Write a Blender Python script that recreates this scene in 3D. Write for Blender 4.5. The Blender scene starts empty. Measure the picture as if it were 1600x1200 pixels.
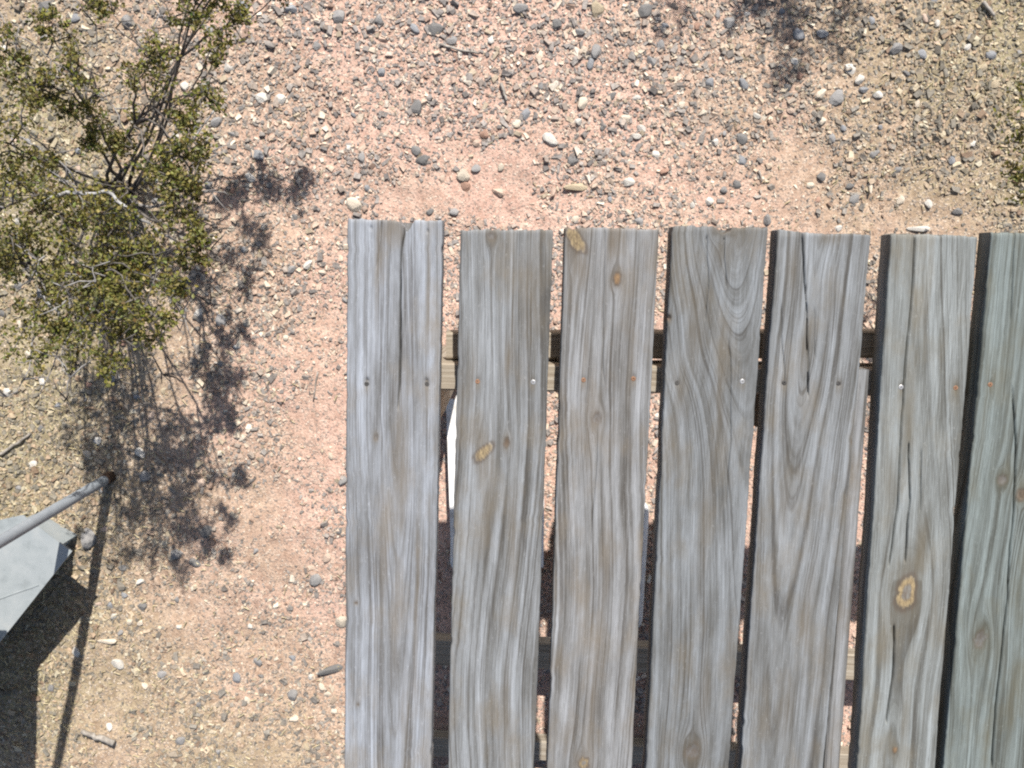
import bpy, bmesh, math, random
import numpy as np
from mathutils import Vector, Matrix

rng = np.random.default_rng(7)
random.seed(7)
sc = bpy.context.scene
COL = sc.collection

# ------------------------------------------------------------------ camera
CAM_H = 2.13          # metres above the ground
DECK = 0.74           # height of the plank tops
FPX = 1450.0          # focal length in photo pixels (photo is 1600 x 1200)
TILT = math.radians(-7.5)
cam_d = bpy.data.cameras.new('camera')
cam = bpy.data.objects.new('camera', cam_d)
COL.objects.link(cam)
cam.location = (0, 0, CAM_H)
cam.rotation_euler = (TILT, 0, 0)
cam_d.sensor_width = 36.0
cam_d.lens = 36.0 * FPX / 1600.0
cam_d.clip_start = 0.02
cam_d.clip_end = 500
sc.camera = cam

# ------------------------------------------------------------------ world and sun
SUN_EL = math.radians(46.5)
SH = Vector((-0.215, -1.0)).normalized()       # the way shadows fall on the ground
w = bpy.data.worlds.new('World')
sc.world = w
w.use_nodes = True
nt = w.node_tree
bg = nt.nodes['Background']
sky = nt.nodes.new('ShaderNodeTexSky')
sky.sky_type = 'NISHITA'
sky.sun_disc = False
sky.sun_elevation = SUN_EL
sky.sun_rotation = math.atan2(-SH.x, -SH.y)
sky.dust_density = 1.5
nt.links.new(sky.outputs[0], bg.inputs[0])
bg.inputs[1].default_value = 0.075
sun_d = bpy.data.lights.new('sun', 'SUN')
sun_d.energy = 4.6
sun_d.angle = math.radians(0.55)
sun_d.color = (1.0, 0.955, 0.89)
sun = bpy.data.objects.new('sun', sun_d)
COL.objects.link(sun)
ray = Vector((SH.x * math.cos(SUN_EL), SH.y * math.cos(SUN_EL), -math.sin(SUN_EL)))
sun.rotation_euler = ray.to_track_quat('-Z', 'Y').to_euler()
sun.location = (0.6, 3, 4)
sc.view_settings.view_transform = 'Standard'
sc.view_settings.look = 'None'
sc.view_settings.gamma = 1.0
sc.view_settings.exposure = 0.76
sc.view_settings.use_curve_mapping = False
sc.cycles.use_denoising = False
sc.cycles.max_bounces = 6
sc.cycles.filter_width = 2.15


# ------------------------------------------------------------------ helpers
def at(px, py, z=0.0):
    """the point at height z that photo pixel (px, py) looks at"""
    d = Vector(((px - 800) / FPX, -(py - 600) / FPX, -1.0))
    c, s = math.cos(TILT), math.sin(TILT)
    d = Vector((d.x, c * d.y - s * d.z, s * d.y + c * d.z))
    return Vector((0, 0, CAM_H)) + d * ((z - CAM_H) / d.z)


def hash2(ix, iy, seed):
    h = (ix.astype(np.int64) * 374761393 + iy.astype(np.int64) * 668265263 + seed * 1442695041) & 0xffffffff
    h = ((h ^ (h >> 13)) * 1274126177) & 0xffffffff
    h = (h ^ (h >> 16)) & 0xffffff
    return h / float(0xffffff)


def vnoise(x, y, seed=0):
    """smooth value noise in -1..1"""
    x = np.asarray(x, dtype=float); y = np.asarray(y, dtype=float)
    x, y = np.broadcast_arrays(x, y)
    ix = np.floor(x); iy = np.floor(y)
    fx = x - ix; fy = y - iy
    fx = fx * fx * fx * (fx * (fx * 6 - 15) + 10); fy = fy * fy * fy * (fy * (fy * 6 - 15) + 10)
    a = hash2(ix, iy, seed); b = hash2(ix + 1, iy, seed)
    c = hash2(ix, iy + 1, seed); d = hash2(ix + 1, iy + 1, seed)
    return ((a * (1 - fx) + b * fx) * (1 - fy) + (c * (1 - fx) + d * fx) * fy) * 2 - 1


def ground_z(x, y):
    x = np.asarray(x, dtype=float); y = np.asarray(y, dtype=float)
    r = np.sqrt(x * x + (y + 0.3) ** 2)
    near = np.clip(1.6 - r / 4.0, 0, 1)
    return near * (0.012 * vnoise(x / 0.45, y / 0.45, 1) + 0.005 * vnoise(x / 0.13, y / 0.13, 2)
                   + 0.0022 * vnoise(x / 0.035, y / 0.035, 3) + 0.0012 * vnoise(x / 0.016, y / 0.016, 4))


def gz(x, y):
    return float(ground_z(np.array([x]), np.array([y]))[0])


def make_mesh(name, verts, faces, smooth=False):
    verts = np.asarray(verts, dtype=np.float32); faces = np.asarray(faces, dtype=np.int32)
    me = bpy.data.meshes.new(name)
    k = faces.shape[1]
    me.vertices.add(len(verts)); me.vertices.foreach_set('co', verts.ravel())
    me.loops.add(faces.size); me.loops.foreach_set('vertex_index', faces.ravel())
    me.polygons.add(len(faces))
    me.polygons.foreach_set('loop_start', np.arange(len(faces), dtype=np.int32) * k)
    me.polygons.foreach_set('use_smooth', np.full(len(faces), smooth))
    me.update(calc_edges=True)
    me.validate()
    return me


def fattr(me, name, data):
    a = me.attributes.new(name, 'FLOAT', 'POINT')
    a.data.foreach_set('value', np.asarray(data, dtype=np.float32).ravel())


def cattr(me, name, rgba):
    a = me.attributes.new(name, 'FLOAT_COLOR', 'POINT')
    a.data.foreach_set('color', np.asarray(rgba, dtype=np.float32).ravel())


def link(name, me, mat=None, parent=None):
    o = bpy.data.objects.new(name, me)
    COL.objects.link(o)
    if mat and not me.materials:
        me.materials.append(mat)
    if parent:
        o.parent = parent
    return o


def tag(o, label=None, cat=None, group=None, kind=None):
    if label: o['label'] = label
    if cat: o['category'] = cat
    if group: o['group'] = group
    if kind: o['kind'] = kind
    return o


def empty(name, loc, label, cat, group=None):
    o = bpy.data.objects.new(name, None)
    COL.objects.link(o)
    o.location = loc
    o.empty_display_size = 0.05
    return tag(o, label, cat, group)


def bm_mesh(bm, name, smooth=False):
    bmesh.ops.recalc_face_normals(bm, faces=bm.faces)
    me = bpy.data.meshes.new(name)
    bm.to_mesh(me); bm.free()
    for p in me.polygons: p.use_smooth = smooth
    return me


def lumber(name, a, b, wide, thick, up=(0, 0, 1), bevel=0.003, seed=0):
    """a sawn timber from a to b (top centre line), a mesh with attributes for the wood material"""
    a = Vector(a); b = Vector(b)
    d = (b - a); L = d.length; d.normalize()
    up = Vector(up); side = d.cross(up).normalized(); up = side.cross(d).normalized()
    bm = bmesh.new()
    n = max(2, int(L / 0.02))
    rings = []
    lay = bm.verts.layers.float.new('ring'); lal = bm.verts.layers.float.new('along')
    lac = bm.verts.layers.float.new('across'); lk = bm.verts.layers.float_color.new('knot')
    prof = [(-.5, -bevel), (-.5, -thick + bevel), ('i', -thick), ('j', -thick), (.5, -thick + bevel), (.5, -bevel), ('j', 0), ('i', 0)]
    for i in range(n + 1):
        t = i / n
        wob = 0.0008 * (random.random() - .5)
        ring = []
        for s, z in prof:
            x = -wide / 2 + bevel if s == 'i' else wide / 2 - bevel if s == 'j' else s * wide
            v = bm.verts.new(a + d * (L * t) + side * (x + wob) + up * z)
            v[lay] = x * 1000 + 60 + 6 * math.sin(t * 5 + seed) + z * 700
            v[lal] = L * t * 1000 + seed * 371
            v[lac] = x * 1000 + seed * 53
            v[lk] = (0, 0, 0, 0)
            ring.append(v)
        rings.append(ring)
    for i in range(n):
        for k in range(8):
            q = (k + 1) % 8
            bm.faces.new((rings[i][k], rings[i][q], rings[i + 1][q], rings[i + 1][k]))
    bm.faces.new(rings[0]); bm.faces.new(rings[-1][::-1])
    return bm_mesh(bm, name)


def tube_bm(bm, pts, radii, sides=6, mat_layer=None):
    pts = [Vector(p) for p in pts]
    prev = None
    ref = Vector((0.31, 0.87, 0.23))
    for i, p in enumerate(pts):
        t = (pts[min(i + 1, len(pts) - 1)] - pts[max(i - 1, 0)]).normalized()
        u = t.cross(ref).normalized(); v = t.cross(u)
        ring = [bm.verts.new(p + (u * math.cos(k * 2 * math.pi / sides) + v * math.sin(k * 2 * math.pi / sides)) * radii[i]) for k in range(sides)]
        if prev:
            for k in range(sides):
                bm.faces.new((prev[k], prev[(k + 1) % sides], ring[(k + 1) % sides], ring[k]))
        else:
            bm.faces.new(ring[::-1])
        prev = ring
    bm.faces.new(prev)


# ------------------------------------------------------------------ materials
class NT:
    def __init__(self, name):
        self.m = bpy.data.materials.new(name); self.m.use_nodes = True
        self.t = self.m.node_tree
        self.b = self.t.nodes['Principled BSDF']
        self.b.inputs['Specular IOR Level'].default_value = 0.25

    def n(self, kind, **kw):
        nd = self.t.nodes.new('ShaderNode' + kind)
        for k, v in kw.items(): setattr(nd, k, v)
        return nd

    def l(self, a, b):
        self.t.links.new(a, b)

    def val(self, x, sock):
        if hasattr(x, 'is_linked'): self.l(x, sock)
        else: sock.default_value = x

    def math(self, op, a, b=0.0, c=None, clamp=False):
        nd = self.n('Math', operation=op, use_clamp=clamp)
        self.val(a, nd.inputs[0]); self.val(b, nd.inputs[1])
        if c is not None: self.val(c, nd.inputs[2])
        return nd.outputs[0]

    def vec(self, x, y, z):
        nd = self.n('CombineXYZ')
        self.val(x, nd.inputs[0]); self.val(y, nd.inputs[1]); self.val(z, nd.inputs[2])
        return nd.outputs[0]

    def noise(self, v, scale, detail=3, rough=0.55):
        nd = self.n('TexNoise')
        if v is not None: self.l(v, nd.inputs['Vector'])
        nd.inputs['Scale'].default_value = scale; nd.inputs['Detail'].default_value = detail
        nd.inputs['Roughness'].default_value = rough
        return nd.outputs['Fac']

    def ramp(self, f, stops, interp='LINEAR'):
        nd = self.n('ValToRGB'); self.l(f, nd.inputs[0])
        cr = nd.color_ramp; cr.interpolation = interp
        while len(cr.elements) < len(stops): cr.elements.new(0.5)
        for e, (p, c) in zip(cr.elements, stops):
            e.position = p
            e.color = (c, c, c, 1) if isinstance(c, (int, float)) else (*c, 1)
        return nd.outputs[0]

    def mix(self, f, a, b, blend='MIX'):
        nd = self.n('Mix', data_type='RGBA', blend_type=blend)
        self.val(f, nd.inputs[0])
        for x, s in ((a, nd.inputs[6]), (b, nd.inputs[7])):
            if isinstance(x, tuple): s.default_value = (*x, 1)
            else: self.l(x, s)
        return nd.outputs[2]

    def attr(self, name, out='Fac', kind='GEOMETRY'):
        nd = self.n('Attribute', attribute_name=name, attribute_type=kind)
        return nd.outputs[out]

    def bump(self, h, strength, dist, normal=None):
        nd = self.n('Bump'); nd.inputs['Strength'].default_value = strength
        nd.inputs['Distance'].default_value = dist
        self.l(h, nd.inputs['Height'])
        if normal: self.l(normal, nd.inputs['Normal'])
        return nd.outputs[0]


def wood_material():
    k = NT('weathered_wood')
    ring = k.attr('ring'); along = k.attr('along'); across = k.attr('across')
    kn = k.n('Attribute', attribute_name='knot')
    info = k.n('ObjectInfo')
    seed = k.math('MULTIPLY', info.outputs['Random'], 40.0)
    broad = k.noise(k.vec(k.math('MULTIPLY', ring, 0.085), k.math('MULTIPLY', along, 0.0016), seed), 1.0, 2, .5)
    late = k.noise(k.vec(k.math('MULTIPLY', ring, 0.23), k.math('MULTIPLY', along, 0.0012), seed), 1.0, 2.5, .6)
    fibre = k.noise(k.vec(k.math('MULTIPLY', across, 0.85), k.math('MULTIPLY', along, 0.0075), seed), 1.0, 3, .6)
    blot = k.noise(k.vec(k.math('MULTIPLY', across, 0.020), k.math('MULTIPLY', along, 0.0085), seed), 1.0, 4, .6)
    speck = k.noise(k.vec(k.math('MULTIPLY', across, 0.3), k.math('MULTIPLY', along, 0.12), seed), 1.0, 4, .7)
    stain = k.attr('stain')
    mott = k.noise(k.vec(k.math('MULTIPLY', across, 0.055), k.math('MULTIPLY', along, 0.007), seed), 1.0, 5, .62)
    tone = k.math('ADD', k.math('ADD', k.math('MULTIPLY', broad, 0.34), k.math('MULTIPLY', late, 0.31)), k.math('MULTIPLY', mott, 0.35))
    col = k.ramp(tone, [(0.36, (0.062, 0.057, 0.05)), (0.43, (0.118, 0.115, 0.109)), (0.50, (0.184, 0.186, 0.187)), (0.57, (0.243, 0.25, 0.258)), (0.66, (0.31, 0.32, 0.335))])
    # thin dark late-wood lines, fading in and out along the board
    vis = k.ramp(mott, [(0.35, 1.0), (0.68, 0.4)])
    thin = k.noise(k.vec(k.math('MULTIPLY', ring, 0.62), k.math('MULTIPLY', along, 0.0024), seed), 1.0, 2, .6)
    lines = k.math('MAXIMUM', k.ramp(late, [(0.36, 0.9), (0.43, 0.0)]), k.ramp(thin, [(0.33, 0.8), (0.43, 0.0)]))
    col = k.mix(k.math('MULTIPLY', lines, vis), col, (0.062, 0.056, 0.05))
    col = k.mix(k.ramp(fibre, [(0.3, 0.32), (0.56, 0.0)]), col, (0.095, 0.088, 0.08))
    col = k.mix(k.ramp(fibre, [(0.55, 0.0), (0.8, 0.35)]), col, (0.44, 0.445, 0.46))
    col = k.mix(k.ramp(blot, [(0.48, 0.0), (0.72, 0.6)]), col, (0.155, 0.125, 0.088))
    col = k.mix(k.ramp(speck, [(0.60, 0.0), (0.75, 0.28)]), col, (0.46, 0.46, 0.46))
    broken = k.noise(k.vec(k.math('MULTIPLY', across, 1.5), k.math('MULTIPLY', along, 0.03), seed), 1.0, 2, .6)
    col = k.mix(k.ramp(broken, [(0.30, 0.5), (0.42, 0.0)]), col, (0.075, 0.07, 0.063))
    sm = k.math('MULTIPLY', stain, k.ramp(k.math('ADD', k.math('MULTIPLY', mott, .5), k.math('MULTIPLY', fibre, .5)), [(0.36, 1.25), (0.66, 0.5)]), clamp=True)
    col = k.mix(sm, col, (0.112, 0.09, 0.064))
    col = k.mix(1.0, col, info.outputs['Color'], 'MULTIPLY')
    # knots
    kcol = k.mix(k.ramp(speck, [(0.35, 0.7), (0.6, 0.0)]), kn.outputs['Color'], (0.09, 0.06, 0.04))
    col = k.mix(kn.outputs['Alpha'], col, kcol)
    k.l(col, k.b.inputs['Base Color'])
    k.b.inputs['Roughness'].default_value = 0.78
    h = k.math('ADD', k.math('ADD', k.math('MULTIPLY', late, 0.5), k.math('MULTIPLY', thin, 0.4)), k.math('ADD', k.math('MULTIPLY', fibre, 0.4), k.math('MULTIPLY', broken, 0.35)))
    k.l(k.bump(h, 0.75, 0.002), k.b.inputs['Normal'])
    return k.m


def brown_wood_material():
    k = NT('brown_frame_wood')
    ring = k.attr('ring'); along = k.attr('along'); across = k.attr('across')
    late = k.noise(k.vec(k.math('MULTIPLY', ring, 0.24), k.math('MULTIPLY', along, 0.002), 3.0), 1.0, 3, .6)
    fibre = k.noise(k.vec(k.math('MULTIPLY', across, 0.8), k.math('MULTIPLY', along, 0.02), 1.0), 1.0, 3, .65)
    col = k.ramp(late, [(0.3, (0.16, 0.125, 0.09)), (0.5, (0.29, 0.25, 0.195)), (0.7, (0.38, 0.34, 0.285))])
    col = k.mix(k.ramp(fibre, [(0.3, 0.45), (0.6, 0.0)]), col, (0.15, 0.12, 0.09))
    k.l(col, k.b.inputs['Base Color']); k.b.inputs['Roughness'].default_value = 0.8
    k.l(k.bump(late, 0.4, 0.0015), k.b.inputs['Normal'])
    return k.m


def ground_material():
    k = NT('desert_soil')
    geo = k.n('NewGeometry'); pos = geo.outputs['Position']
    lit = k.attr('litter')  # litter cover plus lens colour shading put into the soil colour
    n1 = k.noise(pos, 4.5, 4, .6); n2 = k.noise(pos, 38, 4, .65); n3 = k.noise(pos, 190, 4, .7)
    pink = k.ramp(n2, [(0.28, (0.41, 0.255, 0.195)), (0.5, (0.545, 0.36, 0.285)), (0.72, (0.64, 0.45, 0.365))])
    tan = k.ramp(n2, [(0.28, (0.16, 0.132, 0.072)), (0.5, (0.275, 0.235, 0.138)), (0.72, (0.385, 0.34, 0.215))])  # tan of dry litter, deepened to carry the lens corner falloff
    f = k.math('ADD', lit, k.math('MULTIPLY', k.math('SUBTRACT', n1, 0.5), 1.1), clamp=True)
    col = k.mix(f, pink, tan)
    col = k.mix(k.ramp(n3, [(0.38, 0.6), (0.5, 0.0)]), col, (0.20, 0.155, 0.13))
    col = k.mix(k.ramp(n3, [(0.56, 0.0), (0.68, 0.5)]), col, (0.66, 0.53, 0.44))
    vo = k.n('TexVoronoi'); vo.inputs['Scale'].default_value = 240; k.l(pos, vo.inputs['Vector'])
    grit = k.n('SeparateColor'); k.l(vo.outputs['Color'], grit.inputs[0])
    g1 = k.ramp(grit.outputs[0], [(0.74, 0.0), (0.76, 0.6)])
    gcol = k.ramp(grit.outputs[1], [(0.0, (0.17, 0.16, 0.155)), (0.4, (0.30, 0.25, 0.21)), (0.75, (0.56, 0.45, 0.36)), (1.0, (0.68, 0.60, 0.50))])
    col = k.mix(g1, col, gcol)
    k.l(col, k.b.inputs['Base Color']); k.b.inputs['Roughness'].default_value = 0.95
    k.b.inputs['Specular IOR Level'].default_value = 0.1
    h = k.math('ADD', k.math('MULTIPLY', n3, 0.5), k.math('MULTIPLY', k.math('MULTIPLY', g1, k.math('SUBTRACT', 1.0, vo.outputs['Distance'])), 0.9))
    k.l(k.bump(h, 0.9, 0.005), k.b.inputs['Normal'])
    return k.m


def stone_material(name, use_attr):
    k = NT(name)
    if use_attr: base = k.attr('stone_colour', 'Color')
    else: base = k.n('ObjectInfo').outputs['Color']
    tc = k.n('TexCoord'); pos = tc.outputs['Object']
    n = k.noise(pos, 160 if use_attr else 110, 4, .65)
    n2 = k.noise(pos, 420, 3, .7)
    col = k.mix(1.0, base, k.ramp(n, [(0.3, 0.68), (0.7, 1.25)]), 'MULTIPLY')
    col = k.mix(k.ramp(n2, [(0.58, 0.0), (0.72, 0.35)]), col, (0.5, 0.43, 0.36))
    k.l(col, k.b.inputs['Base Color']); k.b.inputs['Roughness'].default_value = 0.85
    k.l(k.bump(n2, 0.5, 0.0015), k.b.inputs['Normal'])
    return k.m


def simple(name, stops, scale, rough=0.7, bump=0.3, dist=0.001, detail=4, metallic=0.0, coords='Object'):
    k = NT(name)
    tc = k.n('TexCoord')
    n = k.noise(tc.outputs[coords], scale, detail, .6)
    k.l(k.ramp(n, stops), k.b.inputs['Base Color'])
    k.b.inputs['Roughness'].default_value = rough; k.b.inputs['Metallic'].default_value = metallic
    k.l(k.bump(n, bump, dist), k.b.inputs['Normal'])
    return k.m


def leaf_material():
    k = NT('creosote_leaf')
    c = k.attr('leaf_colour', 'Color')
    k.l(c, k.b.inputs['Base Color']); k.b.inputs['Roughness'].default_value = 0.5
    k.b.inputs['Subsurface Weight'].default_value = 0.0
    tr = k.n('BsdfTranslucent'); k.l(c, tr.inputs[0])
    mx = k.n('MixShader'); mx.inputs[0].default_value = 0.25
    out = k.t.nodes['Material Output']
    k.l(k.b.outputs[0], mx.inputs[1]); k.l(tr.outputs[0], mx.inputs[2]); k.l(mx.outputs[0], out.inputs[0])
    return k.m


M_WOOD = wood_material(); M_FRAME = brown_wood_material(); M_GROUND = ground_material()
M_GRAVEL = stone_material('gravel_mix', True); M_STONE = stone_material('loose_stone', False)
M_LEAF = leaf_material()
M_BARK = simple('creosote_bark', [(0.3, (0.045, 0.04, 0.036)), (0.7, (0.16, 0.145, 0.13))], 60, .85, .5)
M_DEAD = simple('bleached_branch', [(0.3, (0.17, 0.165, 0.16)), (0.7, (0.46, 0.455, 0.45))], 90, .8, .4)
M_GREYTWIG = simple('grey_twig', [(0.3, (0.13, 0.12, 0.115)), (0.7, (0.30, 0.29, 0.28))], 80, .85, .4)
M_STICK = simple('grey_stick', [(0.3, (0.16, 0.14, 0.12)), (0.7, (0.38, 0.35, 0.31))], 90, .85, .5)
M_STRAW = simple('dry_straw', [(0.3, (0.34, 0.28, 0.15)), (0.7, (0.58, 0.51, 0.34))], 40, .8, .2)
M_PIPE = simple('dull_galvanised', [(0.3, (0.19, 0.215, 0.24)), (0.7, (0.28, 0.305, 0.33))], 22, .6, .1)
M_RUST = simple('rust', [(0.3, (0.035, 0.022, 0.015)), (0.7, (0.085, 0.05, 0.03))], 120, .9, .6)
M_COVER = simple('pale_grey_paint', [(0.25, (0.18, 0.20, 0.205)), (0.42, (0.255, 0.28, 0.288)), (0.6, (0.285, 0.308, 0.315)), (0.8, (0.33, 0.34, 0.33))], 26, .65, .15, detail=6)
M_WHITE = simple('white_plastic', [(0.3, (0.48, 0.45, 0.41)), (0.45, (0.68, 0.67, 0.65)), (0.7, (0.82, 0.82, 0.81))], 24, .5, .1, detail=7)
M_LINER = simple('dark_liner', [(0.3, (0.035, 0.037, 0.042)), (0.7, (0.075, 0.078, 0.085))], 30, .6, .2)
M_STEEL = simple('bright_screw', [(0.3, (0.35, 0.34, 0.33)), (0.7, (0.62, 0.61, 0.6))], 400, .4, .2, metallic=.6)
M_RUSTY = simple('rusty_screw', [(0.3, (0.13, 0.065, 0.04)), (0.7, (0.30, 0.17, 0.10))], 500, .85, .4)
M_DARKNAIL = simple('dark_screw', [(0.3, (0.03, 0.028, 0.026)), (0.7, (0.09, 0.085, 0.08))], 500, .7, .4)

# ------------------------------------------------------------------ ground: one sheet, fine near the camera
BUSH_BASE = at(185, 300)
RBUSH_BASE = at(1850, 240)
TBUSH_BASE = at(1230, -335)


def axis(lo, hi, step, far):
    mid = np.arange(lo, hi + step / 2, step)
    grow = []
    d, s = 0, step
    while d < far:
        s *= 1.35; d += s; grow.append(d)
    g = np.array(grow)
    return np.concatenate([(lo - g)[::-1], mid, hi + g])


gx = axis(-1.75, 1.75, 0.0095, 160); gy = axis(-1.75, 1.0, 0.0095, 160)
X, Y = np.meshgrid(gx, gy)
Z = ground_z(X, Y)


def litter_and_vignette_at(x, y):
    """dry plant litter under the shrubs, plus lens edge shading painted into the soil tone"""
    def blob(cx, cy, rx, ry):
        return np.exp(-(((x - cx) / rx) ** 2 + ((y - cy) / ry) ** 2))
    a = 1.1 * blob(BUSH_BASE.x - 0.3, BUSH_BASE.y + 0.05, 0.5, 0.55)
    b = at(40, 900); a = a + 1.1 * blob(b.x - 0.15, b.y - 0.1, 0.55, 0.75)  # lower left: straw litter, deepened for the dark lens corner
    b = at(1640, 60); a = a + 1.15 * blob(b.x + 0.1, b.y + 0.1, 0.72, 0.75)  # upper right: partly lens vignette, painted as tan soil
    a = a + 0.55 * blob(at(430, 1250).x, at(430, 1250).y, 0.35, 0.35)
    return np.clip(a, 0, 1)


nx, ny = len(gx), len(gy)
idx = np.arange(nx * ny).reshape(ny, nx)
faces = np.stack([idx[:-1, :-1], idx[:-1, 1:], idx[1:, 1:], idx[1:, :-1]], -1).reshape(-1, 4)
me = make_mesh('ground', np.stack([X, Y, Z], -1).reshape(-1, 3), faces, True)
fattr(me, 'litter', litter_and_vignette_at(X, Y))  # real litter and painted vignette in one mask
tag(link('ground', me, M_GROUND), 'pinkish desert soil spread with fine grit', 'ground', kind='structure')

# ------------------------------------------------------------------ gravel that nobody could count
BOX_V = np.array([(-1, -1, -1), (1, -1, -1), (1, 1, -1), (-1, 1, -1), (-1, -1, 1), (1, -1, 1), (1, 1, 1), (-1, 1, 1)]) * .68
BOX_F = np.array([(0, 2, 1), (0, 3, 2), (4, 5, 6), (4, 6, 7), (0, 1, 5), (0, 5, 4), (1, 2, 6), (1, 6, 5), (2, 3, 7), (2, 7, 6), (3, 0, 4), (3, 4, 7)])
PAL = np.array([(0.205, 0.198, 0.19), (0.28, 0.262, 0.245), (0.34, 0.29, 0.25), (0.48, 0.355, 0.28), (0.53, 0.42, 0.33), (0.57, 0.49, 0.39), (0.64, 0.58, 0.49), (0.26, 0.18, 0.14), (0.16, 0.155, 0.15), (0.38, 0.32, 0.235)])


def scatter(n, rmin, rmax, power, seed, pal_p, dens=0.5, x0=-1.6, x1=1.6, y0=-1.6, y1=0.85):
    r_ = np.random.default_rng(seed)
    x = r_.uniform(x0, x1, n * 3); y = r_.uniform(y0, y1, n * 3)
    d = 0.5 + 0.65 * vnoise(x / 0.2, y / 0.2, 11) + 0.5 * vnoise(x / 0.07, y / 0.07, 12)
    # more stones away from the planks, fewer on the trodden pink soil left of them
    b = at(480, 640)
    thin = np.exp(-(((x - b.x) / 0.17) ** 2 + ((y - b.y) / 0.45) ** 2))
    b2 = at(700, 300); thin2 = np.exp(-(((x - b2.x) / 0.7) ** 2 + ((y - b2.y) / 0.10) ** 2))
    d = d + dens - 0.7 * thin - 0.5 * thin2 + 0.45 * np.clip((y - 0.1) / 0.3, 0, 1)
    keep = np.where(r_.random(n * 3) < d)[0][:n]
    x, y = x[keep], y[keep]; m = len(x)
    r = rmin * (rmax / rmin) ** (r_.random(m) ** power)
    sc3 = np.stack([r_.uniform(.9, 1.7, m), r_.uniform(.65, 1.1, m), r_.uniform(.4, .9, m)], -1) * r[:, None]
    v = BOX_V[None] * (1 + r_.uniform(-.5, .3, (m, 8, 3)))
    v = v * sc3[:, None, :]
    # random tilt about x, then turn about z
    tl = r_.normal(0, .4, m); a = r_.uniform(0, 2 * np.pi, m)
    vy = v[..., 1] * np.cos(tl)[:, None] - v[..., 2] * np.sin(tl)[:, None]
    vz = v[..., 1] * np.sin(tl)[:, None] + v[..., 2] * np.cos(tl)[:, None]
    vx = v[..., 0] * np.cos(a)[:, None] - vy * np.sin(a)[:, None]
    vy = v[..., 0] * np.sin(a)[:, None] + vy * np.cos(a)[:, None]
    zc = ground_z(x, y) + sc3[:, 2] * r_.uniform(-0.3, 0.55, m)
    V = np.stack([vx + x[:, None], vy + y[:, None], vz + zc[:, None]], -1).reshape(-1, 3)
    F = (BOX_F[None] + (np.arange(m) * 8)[:, None, None]).reshape(-1, 3)
    c = PAL[r_.choice(len(PAL), m, p=pal_p)] * r_.uniform(.8, 1.2, (m, 1))
    c = c * .88 + np.array([[.47, .33, .265]]) * .12
    li = litter_and_vignette_at(x, y)[:, None]
    c = c * (1 - li * 0.26 * np.array([[1.0, .98, 1.4]]))  # grains darken over the same litter and vignette zones
    C = np.repeat(np.concatenate([c, np.ones((m, 1))], 1), 8, 0)
    return V, F, C


pp = np.array([.20, .18, .13, .10, .10, .08, .05, .05, .08, .05]); pp /= pp.sum()
pq = np.array([.20, .17, .14, .13, .11, .07, .05, .05, .09, .04]); pq /= pq.sum()
V, F, C = scatter(96000, .0018, .0048, 1.1, 21, pq, .35, -1.4, 1.4, -1.42, .72)
me = make_mesh('fine_gravel', V, F); cattr(me, 'stone_colour', C)
tag(link('fine_gravel', me, M_GRAVEL), 'fine mixed gravel strewn all over the soil', 'gravel', kind='stuff')
V, F, C = scatter(19000, .0042, .0098, 1.8, 22, pp, .1, -1.4, 1.4, -1.42, .72)
me = make_mesh('pebble_gravel', V, F); cattr(me, 'stone_colour', C)
tag(link('pebble_gravel', me, M_GRAVEL), 'grey, cream and brown pebbles scattered over the soil', 'gravel', kind='stuff')

# ------------------------------------------------------------------ wooden slatted platform
plat_at = at(610, 600, DECK)
platform = empty('slatted_platform', (plat_at.x, plat_at.y, 0),
                 'weathered grey plank platform of wide spaced boards on a timber frame', 'platform')
PO = Vector((plat_at.x, plat_at.y, 0))


def disc_mesh(name, r, h):
    bm = bmesh.new()
    n = 12
    low = [bm.verts.new((r * math.cos(i * 2 * math.pi / n), r * math.sin(i * 2 * math.pi / n), 0)) for i in range(n)]
    mid = [bm.verts.new((r * math.cos(i * 2 * math.pi / n), r * math.sin(i * 2 * math.pi / n), h * .6)) for i in range(n)]
    top = [bm.verts.new((r * .78 * math.cos(i * 2 * math.pi / n), r * .78 * math.sin(i * 2 * math.pi / n), h)) for i in range(n)]
    inn = [bm.verts.new((r * .22 * math.cos(i * 2 * math.pi / n), r * .38 * math.sin(i * 2 * math.pi / n), h)) for i in range(n)]
    pit = [bm.verts.new((r * .16 * math.cos(i * 2 * math.pi / n), r * .3 * math.sin(i * 2 * math.pi / n), h * .2)) for i in range(n)]
    for A, B in ((low, mid), (mid, top), (top, inn), (inn, pit)):
        for i in range(n): bm.faces.new((A[i], A[(i + 1) % n], B[(i + 1) % n], B[i]))
    bm.faces.new(low[::-1]); bm.faces.new(pit)
    return bm_mesh(bm, name)


SCREW = {}
for key, mat in (('bright', M_STEEL), ('rusty', M_RUSTY), ('dark', M_DARKNAIL)):
    SCREW[key] = disc_mesh('screw_' + key, 0.0038, 0.0015); SCREW[key].materials.append(mat)

GOLD = (0.30, 0.225, 0.12); DARK = (0.10, 0.075, 0.055); BROWN = (0.26, 0.16, 0.08); GREYK = (0.13, 0.125, 0.12)
THICK = 0.038


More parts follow.
